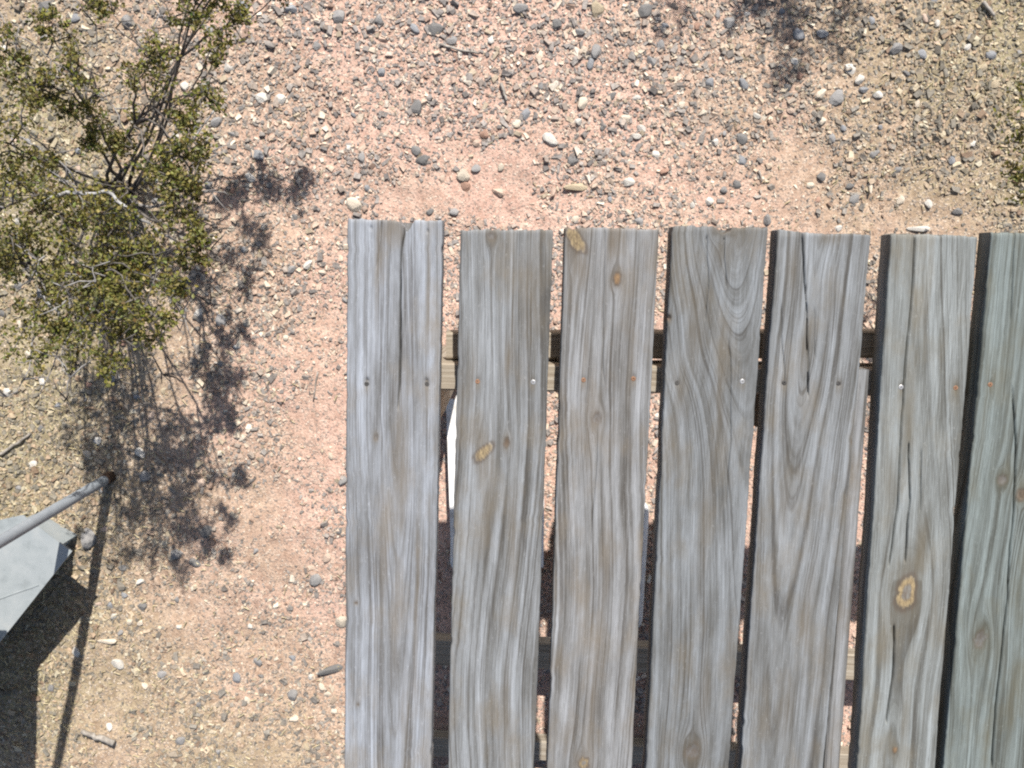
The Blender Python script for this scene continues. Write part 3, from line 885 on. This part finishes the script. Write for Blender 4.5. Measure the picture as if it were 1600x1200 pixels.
def stem_path(a, b, bend, n=9):
    a = Vector(a); b = Vector(b)
    pts = []
    d = b - a
    side = Vector((d.y, -d.x, 0)); side = side.normalized() if side.length > 1e-6 else Vector((1, 0, 0))
    k1, k2 = random.uniform(-1, 1) * bend, random.uniform(-1, 1) * bend * .6
    for i in range(n + 1):
        t = i / n
        p = a + d * t
        p = p + side * (math.sin(t * PI) * k1 + math.sin(t * 2 * PI) * k2)
        p.z = a.z + d.z * (t ** .8)
        p += Vector((random.uniform(-1, 1), random.uniform(-1, 1), random.uniform(-.5, .5))) * .004 * (0 < i < n)
        pts.append(p)
    return pts


def bush(base, tips, label, dens, seed, dead=(), bare=()):
    """tips: (world point, clump radius). Each tip gets a stem from the base (or off an earlier stem) and leaf clumps"""
    random.seed(seed)
    z0 = gz(base.x, base.y)
    O = Vector((base.x, base.y, z0))
    root = empty('creosote_bush', O, label, 'bush')
    clumps = []
    stems = []
    for i, (tip, rad) in enumerate(list(tips) + [(b, 0) for b in bare]):
        tip = tip - O
        start = Vector((random.uniform(-.03, .03), random.uniform(-.03, .03), -.01)); r0 = .0042
        best = None
        for sp in stems:
            for q in sp[3:7]:
                L = (tip - q).length
                if L < tip.length * .62 and tip.z > q.z - .02 and (best is None or L < best[0]): best = (L, q)
        if best and random.random() < .7:
            start = best[1]; r0 = .0026
        pts = stem_path(start, tip, .035)
        if r0 > .004: stems.append(pts)
        bm = bmesh.new()
        tube_bm(bm, pts, [max(.0009, r0 * (1 - .8 * k / 9)) for k in range(10)], 6)
        # side twigs
        for k in range(8 if rad else 5):
            j = random.randint(4, 9) if rad > .03 or not rad else random.choice((8, 9)); p = pts[j]
            o = Vector((random.gauss(0, 1), random.gauss(0, 1), random.gauss(.25, .7))).normalized() * (rad * random.uniform(.6, 1.3) if rad else .05)
            if j < 7: o *= .8
            mid = p + o * .5 + Vector((random.uniform(-1, 1), random.uniform(-1, 1), random.uniform(-1, 1))) * .006
            tube_bm(bm, [p, mid, p + o], [.0017, .0013, .0008], 4)
            if rad:
                clumps.append((p + o, rad * random.uniform(.28, .7), int(dens * random.uniform(.5, 1.2) * (1 if rad > .03 else .45))))
                if random.random() < .5: clumps.append((mid, rad * random.uniform(.25, .55), int(dens * .5)))
        if rad: clumps.append((tip, rad * .7, int(dens * 1.3)))
        link('stem', bm_mesh(bm, 'stem', True), M_GREYTWIG if (not rad and i % 2) else M_BARK, root)
    if clumps:
        f = link('foliage', leaves_mesh(clumps, seed, 'foliage'), M_LEAF, root); f['kind'] = 'stuff'
    for pts, r in dead:
        bm = bmesh.new(); P_ = [p - O for p in pts]
        fine = []
        for i in range(len(P_) - 1):
            for k in range(4): fine.append(P_[i].lerp(P_[i + 1], k / 4) + Vector((random.uniform(-1, 1), random.uniform(-1, 1), 0)) * .0032)
        fine.append(P_[-1])
        m = len(fine)
        tube_bm(bm, fine, [r * .8 * (1 - .6 * i / m) * random.uniform(.8, 1.2) for i in range(m)], 7)
        link('dead_branch', bm_mesh(bm, 'dead_branch', True), M_DEAD, root)
    return root


T1 = [(110, 90, 34, .42), (20, 110, 34, .48), (255, 140, 34, .45), (240, 80, 28, .45), (375, 15, 24, .42), (345, 60, 23, .45), (290, 190, 22, .46), (312, 232, 23, .5), (272, 236, 23, .5), (322, 150, 22, .48), (285, 285, 22, .52), (60, 560, 23, .56), (180, 562, 23, .6), (110, 548, 23, .58), (30, 285, 46, .52),
      (75, 312, 40, .5), (15, 235, 34, .5), (150, 335, 46, .5), (120, 385, 46, .52), (190, 352, 42, .48), (203, 440, 38, .55), (168, 498, 42, .6),
      (138, 525, 32, .58), (240, 532, 28, .56), (20, 548, 36, .6), (38, 518, 30, .56), (262, 440, 30, .5), (272, 330, 34, .48), (300, 290, 28, .5),
      (296, 345, 28, .46), (140, 222, 20, .3), (182, 226, 18, .28), (85, 155, 22, .38), (60, 362, 34, .52), (238, 385, 34, .5), (100, 440, 34, .55),
      (200, 400, 34, .5), (222, 482, 28, .58), (12, 365, 40, .55), (310, 400, 20, .42), (-40, 200, 50, .6), (-60, 330, 60, .65), (-50, 470, 50, .62), (-30, 60, 40, .5), (300, 20, 23, .45), (330, -60, 23, .4), (400, -90, 23, .42), (465, -40, 23, .36), (340, -130, 23, .52), (380, -40, 20, .36), (440, -120, 23, .46), (300, -90, 23, .45), (285, 450, 24, .6), (305, 372, 22, .58), (255, 500, 24, .64), (60, 30, 26, .36), (160, 15, 24, .34)]


def tips_of(T): return [(at(px, py, z), r * 1.25e-3) for px, py, r, z in T]


dead1 = [([at(60, 318, .42), at(105, 303, .47), at(163, 299, .5), at(205, 328, .5), at(240, 356, .47), at(285, 384, .42), at(330, 408, .36)], .0048),
         ([at(60, 452, .5), at(70, 470, .5), at(90, 488, .5), at(101, 508, .48), at(105, 528, .44)], .005),
         ([at(240, 292, .15), at(263, 256, .18), at(304, 216, .2), at(337, 169, .22)], .004)]
bare1 = [at(60, 75, .34), at(85, 65, .34), at(10, 160, .4), at(215, 115, .3), at(222, 95, .3), at(128, 120, .34), at(35, 200, .36), at(275, 25, .3),
         at(180, 170, .3), at(300, 200, .2), at(60, 240, .34), at(330, 470, .34), at(310, 560, .4), at(200, 640, .45), at(60, 620, .5), at(120, 660, .5), at(250, 20, .3), at(150, 40, .35), at(30, 40, .4), at(330, 120, .2), at(350, 300, .25), at(340, 360, .3), at(290, 480, .45), at(270, 600, .5), at(10, 620, .5), at(170, 560, .55), at(90, 560, .55), at(230, 440, .5), at(340, 240, .2), at(350, 410, .35), at(120, 290, .5), at(40, 420, .55), at(90, 480, .58), at(215, 520, .6), at(150, 440, .58), at(260, 360, .5), at(20, 320, .55), at(200, 300, .45), at(70, 400, .55), at(180, 600, .55), at(110, 590, .58), at(245, 470, .6)]
bush(BUSH_BASE, tips_of(T1), 'olive creosote bush with pale dead branches, its shadow over the gravel by the pipe stake', 50, 5, dead1, bare1)
T2 = [(1572, 185, 26, .42), (1584, 222, 28, .44), (1590, 310, 27, .42), (1578, 270, 20, .4), (1598, 150, 24, .42), (1630, 260, 40, .48), (1650, 180, 46, .5), (1720, 230, 60, .6),
      (1780, 300, 60, .62), (1700, 330, 50, .52), (1740, 140, 56, .55), (1820, 200, 60, .6), (1640, 90, 30, .4)]
bush(RBUSH_BASE, tips_of(T2), 'creosote bush by the board ends, only a few leafy twigs of it showing', 30, 6)
rt = []
r3 = random.Random(4)
for i in range(22):
    a = r3.uniform(0, 2 * PI); q = r3.uniform(.05, .27)
    rt.append((TBUSH_BASE + Vector((math.cos(a) * q * 1.15, math.sin(a) * q * .8 + .06, r3.uniform(.3, .62))), r3.uniform(.03, .055)))
bush(TBUSH_BASE, rt, 'creosote bush beyond the gravel, only its dappled shadow reaching in', 34, 8)

# ------------------------------------------------------------------ loose stones one can pick out
def stone_mesh(name, seed, flat):
    r_ = np.random.default_rng(seed)
    bm = bmesh.new(); bmesh.ops.create_icosphere(bm, subdivisions=2, radius=1)
    co = np.array([v.co[:] for v in bm.verts])
    for _ in range(12):
        n = r_.normal(0, 1, 3); n /= np.linalg.norm(n)
        d = r_.uniform(.55, .88); over = np.maximum(co @ n - d, 0)
        co = co - over[:, None] * n[None] * .9
    co = co * (1 + .05 * r_.normal(0, 1, (len(co), 1)) * .5)
    co *= np.array([r_.uniform(1.0, 1.3), r_.uniform(.72, .95), flat])
    for v, c in zip(bm.verts, co): v.co = c
    return bm_mesh(bm, name, False)


ST = [stone_mesh('stone', 100 + i, [.75, .6, .45, .7, .55, .38][i % 6]) for i in range(12)]
for m_ in ST: m_.materials.append(M_STONE)
LONG = stone_mesh('long_stone', 140, .55)
co = np.empty(len(LONG.vertices) * 3, dtype=np.float32); LONG.vertices.foreach_get('co', co); co = co.reshape(-1, 3) * np.array([1.45, .58, .8]); LONG.vertices.foreach_set('co', co.astype(np.float32).ravel()); LONG.materials.append(M_STONE)
KINDS = {
    'grey': ((.25, .242, .235), 'mid grey stone'), 'blue': ((.245, .25, .26), 'smooth blue-grey stone'),
    'dark': ((.165, .16, .155), 'dark charcoal stone'), 'cream': ((.53, .46, .37), 'cream stone'),
    'white': ((.53, .50, .45), 'whitish stone'), 'tan': ((.40, .33, .23), 'yellowish tan stone'),
    'red': ((.34, .21, .155), 'reddish brown stone'), 'pink': ((.47, .36, .285), 'dusty pinkish stone')}


def zone(px, py):
    if px < 330 and py < 400: return 'around the foot of the creosote bush'
    if px < 400 and py < 690: return "on the ground where the creosote bush's shadow falls"
    if px < 300: return 'around the metal pipe stake'
    if px < 545 and py > 700: return 'between the pipe stake and the blue-grey end board'
    if px < 545 and py > 335: return 'on bare soil beside the blue-grey end board'
    if py < 130 and px < 1080: return 'on the open gravel well beyond the board ends'
    if px < 545: return 'between the creosote bush and the notched board end'
    if px < 705: return 'beyond the notched end of the blue-grey board'
    if px < 872: return 'beyond the board with the golden slit knot'
    if px < 1040: return 'beyond the board with the broken golden corner knot'
    if px < 1350 and py < 120: return 'in the dappled shadow beyond the board ends'
    if px < 1208: return 'beyond the board with the bitten end'
    if px < 1370: return 'beyond the board with long drying cracks'
    return 'beyond the board with the oval golden knot'


placed = []


def stone(px, py, dia_px, kind, long=False, turn=None, label=None):
    p = at(px, py, .008)
    r = dia_px * (CAM_H / FPX) / 2 * .95
    me = LONG if long else random.choice(ST)
    o = link('stone', me)
    c, lab = KINDS[kind]
    lab = ('large ' if dia_px >= 24 else 'small ' if dia_px < 15 else '') + lab + ' ' + zone(px, py)
    v = random.uniform(.88, 1.12)
    o.color = (c[0] * v, c[1] * v, c[2] * v, 1)
    o.scale = (r, r * random.uniform(.9, 1.1), r * random.uniform(.9, 1.15))
    o.rotation_euler = (random.gauss(0, .15), random.gauss(0, .15), random.uniform(0, 6.3) if turn is None else turn)
    o.location = (p.x, p.y, gz(p.x, p.y) + r * .1)
    if label: tag(o, label, 'stone')
    else: tag(o, lab, 'stone', KINDS[kind][1] + 's ' + zone(px, py))
    placed.append((p.x, p.y, r))


random.seed(11)
HAND = [(651, 167, 26, 'dark'), (680, 46, 26, 'dark'), (822, 178, 22, 'blue'), (724, 272, 26, 'cream'), (984, 284, 20, 'white'),
        (924, 97, 18, 'blue'), (1308, 152, 26, 'grey'), (1161, 217, 20, 'dark'), (910, 160, 22, 'cream'), (934, 13, 26, 'tan'), (815, 12, 24, 'grey'), (710, 330, 20, 'grey'),
        (1112, 128, 17, 'blue'), (1163, 128, 20, 'blue'), (1183, 180, 17, 'white'), (1343, 124, 18, 'white'), (1330, 108, 20, 'white'), (1282, 148, 20, 'cream'), (1313, 357, 14, 'white'),
        (1337, 311, 18, 'grey'), (1118, 221, 15, 'white'), (1367, 240, 18, 'grey'), (437, 154, 22, 'white'), (408, 153, 22, 'white'), (320, 137, 22, 'grey'), (403, 242, 24, 'blue'),
        (390, 276, 18, 'white'), (356, 104, 18, 'white'), (338, 190, 20, 'grey'), (304, 200, 14, 'dark'), (68, 12, 30, 'dark'), (196, 32, 24, 'grey'), (380, 12, 24, 'blue'), (456, 15, 22, 'blue'), (530, 26, 24, 'grey'),
        (215, 708, 22, 'white'), (226, 746, 24, 'grey'), (312, 754, 20, 'pink'), (320, 833, 26, 'dark'), (135, 842, 36, 'grey'), (180, 1042, 26, 'white'), (115, 1022, 22, 'white'), (173, 967, 14, 'white'), (198, 976, 14, 'cream'),
        (215, 978, 15, 'cream'), (222, 1078, 16, 'cream'), (384, 1098, 17, 'cream'), (457, 1127, 17, 'cream'), (500, 1078, 15, 'cream'), (510, 1090, 14, 'cream'), (535, 975, 28, 'cream'), (492, 908, 24, 'grey'), (283, 1158, 20, 'grey'), (270, 870, 26, 'grey'),
        (300, 882, 22, 'dark'), (400, 1040, 18, 'grey'), (367, 1064, 20, 'blue'), (455, 1090, 24, 'grey'), (77, 1078, 16, 'grey'), (250, 1058, 18, 'grey'), (310, 490, 20, 'white'), (310, 495, 22, 'dark'), (480, 415, 20, 'white'), (455, 420, 18, 'grey'),
        (180, 590, 20, 'grey'), (345, 500, 22, 'grey'), (12, 612, 16, 'white'), (65, 596, 14, 'white'), (50, 727, 16, 'white'), (150, 690, 18, 'white'), (135, 710, 18, 'cream'), (565, 245, 15, 'grey'), (650, 235, 18, 'dark'), (743, 262, 16, 'grey'), (660, 250, 22, 'dark'),
        (895, 250, 20, 'dark'), (955, 150, 18, 'dark'), (930, 80, 22, 'grey'), (905, 48, 20, 'grey'), (1010, 15, 24, 'dark'), (870, 35, 18, 'dark'), (590, 32, 16, 'grey'), (706, 62, 20, 'grey'), (1020, 95, 20, 'grey'), (995, 212, 18, 'white'), (1004, 200, 16, 'white'),
        (1025, 240, 16, 'white'), (780, 300, 22, 'pink'), (757, 208, 18, 'red'), (808, 192, 18, 'cream'), (727, 290, 18, 'red'), (1038, 268, 16, 'red'), (596, 112, 16, 'blue'), (648, 45, 18, 'blue'), (1160, 250, 16, 'blue'), (1230, 135, 16, 'dark'), (1245, 95, 16, 'white'),
        (1285, 52, 22, 'blue'), (1140, 32, 22, 'grey'), (1250, 52, 22, 'blue'), (1400, 75, 24, 'grey'), (1440, 85, 18, 'blue'), (1372, 148, 18, 'white'), (1510, 75, 15, 'white'), (1545, 88, 20, 'blue'), (1555, 132, 18, 'tan'), (1533, 107, 18, 'tan'), (1500, 330, 18, 'dark'),
        (1410, 312, 16, 'cream'), (1455, 318, 16, 'white'), (1330, 290, 14, 'dark'), (1110, 314, 16, 'white'), (1405, 265, 16, 'grey'), (1490, 250, 16, 'blue'), (1300, 215, 16, 'grey'), (1200, 345, 20, 'grey'), (1000, 345, 18, 'grey'), (900, 342, 14, 'cream')]
for h in HAND: stone(*h)
stone(861, 219, 27, 'white', label='pale rounded stone casting a short shadow, alone beyond the third board')
stone(553, 319, 28, 'cream', label='cream block of stone just beyond the corner of the blue-grey end board')
stone(902, 291, 30, 'tan', True, .05, label='long flat olive stone beyond the board with the golden corner knot')
stone(1362, 288, 20, 'cream', True, 1.5, label='upright cream oblong pebble beyond the gap beside the sixth board')
stone(165, 1005, 24, 'cream', True, 0.0, label='small bright oblong stone beside the shadow of the pipe stake')
stone(516, 1050, 34, 'dark', True, .2, label='long dark slate stone close beside the edge of the blue-grey end board')
stone(1440, 357, 26, 'white', True, .0, label='whitish chip of stone peeping out behind the end of the sixth board')
tries = 0
wts = [('grey', .2), ('blue', .16), ('dark', .14), ('cream', .17), ('white', .09), ('tan', .08), ('red', .05), ('pink', .11)]
nm = [a for a, b in wts]; ww = [b for a, b in wts]
while len(placed) < 296 and tries < 6000:
    tries += 1
    px, py = random.uniform(-10, 1610), random.uniform(-10, 1210)
    if px > 545 and py > 335: continue
    if px < 140 and py > 790: continue
    if 400 < px < 540 and random.random() < .6: continue
    d = random.choice((11, 12, 12, 13, 14, 15, 17))
    p = at(px, py)
    if any((p.x - a) ** 2 + (p.y - b) ** 2 < (c + .012) ** 2 for a, b, c in placed): continue
    stone(px, py, d, random.choices(nm, ww)[0])


# ------------------------------------------------------------------ sticks and dry litter
def stick(name, pts, r, label, mat=M_STICK, cat='stick'):
    P_ = [at(px, py, 0) for px, py in pts]
    P_ = [Vector((p.x, p.y, gz(p.x, p.y) + r * 1.3 + .002)) for p in P_]
    O = P_[0].copy()
    bm = bmesh.new(); fine = []
    for i in range(len(P_) - 1):
        for k in range(5):
            fine.append(P_[i].lerp(P_[i + 1], k / 5) - O + Vector((random.uniform(-1, 1), random.uniform(-1, 1), random.uniform(0, 1))) * r * .35)
    fine.append(P_[-1] - O)
    tube_bm(bm, fine, [r * (1 - .35 * i / len(fine)) * random.uniform(.9, 1.1) for i in range(len(fine))], 7)
    o = link(name, bm_mesh(bm, name, True), mat)
    o.location = O
    return tag(o, label, cat)


stick('stick', [(184, 1155), (160, 1148), (132, 1138)], .0085, 'thick grey stick lying by the shadow of the pipe stake')
stick('stick', [(688, 70), (715, 78), (748, 84)], .003, 'thin dark stick lying flat among gravel beyond the first two boards')
stick('stick', [(783, 130), (788, 145), (792, 158)], .004, 'short dark twig stub standing out among gravel beyond the second board')
stick('stick', [(1185, 266), (1190, 285)], .002, 'tiny thin twig on bare pink soil beyond the fifth board')
stick('stick', [(497, 580), (490, 625)], .002, 'thin straight twig on the pink soil beside the blue-grey end board')
stick('stick', [(0, 712), (25, 695), (52, 675)], .004, 'dark twig on the tan litter above the pale grey cover')
stick('stick', [(1530, 5), (1548, 28)], .005, 'stout dark twig lying near the bush at the board ends')

r_ = np.random.default_rng(77)
n = 3600
cand = np.stack([r_.uniform(-1.5, 1.45, n * 4), r_.uniform(-1.5, .75, n * 4)], -1)
keep = np.where(r_.random(n * 4) < litter_and_vignette_at(cand[:, 0], cand[:, 1]) ** 1.5 * .9 + .01)[0][:n]
cand = cand[keep]; n = len(cand)
a = r_.uniform(0, PI, n); L = r_.uniform(.004, .018, n); wd = r_.uniform(.0006, .0013, n)
zg = ground_z(cand[:, 0], cand[:, 1]) + r_.uniform(.002, .006, n)
dx, dy = np.cos(a) * L / 2, np.sin(a) * L / 2; sx, sy = -np.sin(a) * wd, np.cos(a) * wd
tz = r_.uniform(-.003, .003, n)
q = lambda fx, fs, dz: np.stack([cand[:, 0] + fx * dx + fs * sx, cand[:, 1] + fx * dy + fs * sy, zg + fx * tz + dz], -1)
V = np.stack([q(-1, -1, 0), q(-1, 1, 0), q(-1, 0, .0016), q(1, -1, 0), q(1, 1, 0), q(1, 0, .0016)], 1).reshape(-1, 3)
b6 = np.arange(n)[:, None, None] * 6
F = (np.array([(0, 3, 5), (0, 5, 2), (2, 5, 4), (2, 4, 1), (1, 4, 3), (1, 3, 0), (0, 2, 1), (3, 4, 5)])[None] + b6).reshape(-1, 3)
tag(link('dry_litter', make_mesh('dry_litter', V, F), M_STRAW), 'dry straw bits and stems littering the tan soil', 'plant litter', kind='stuff')
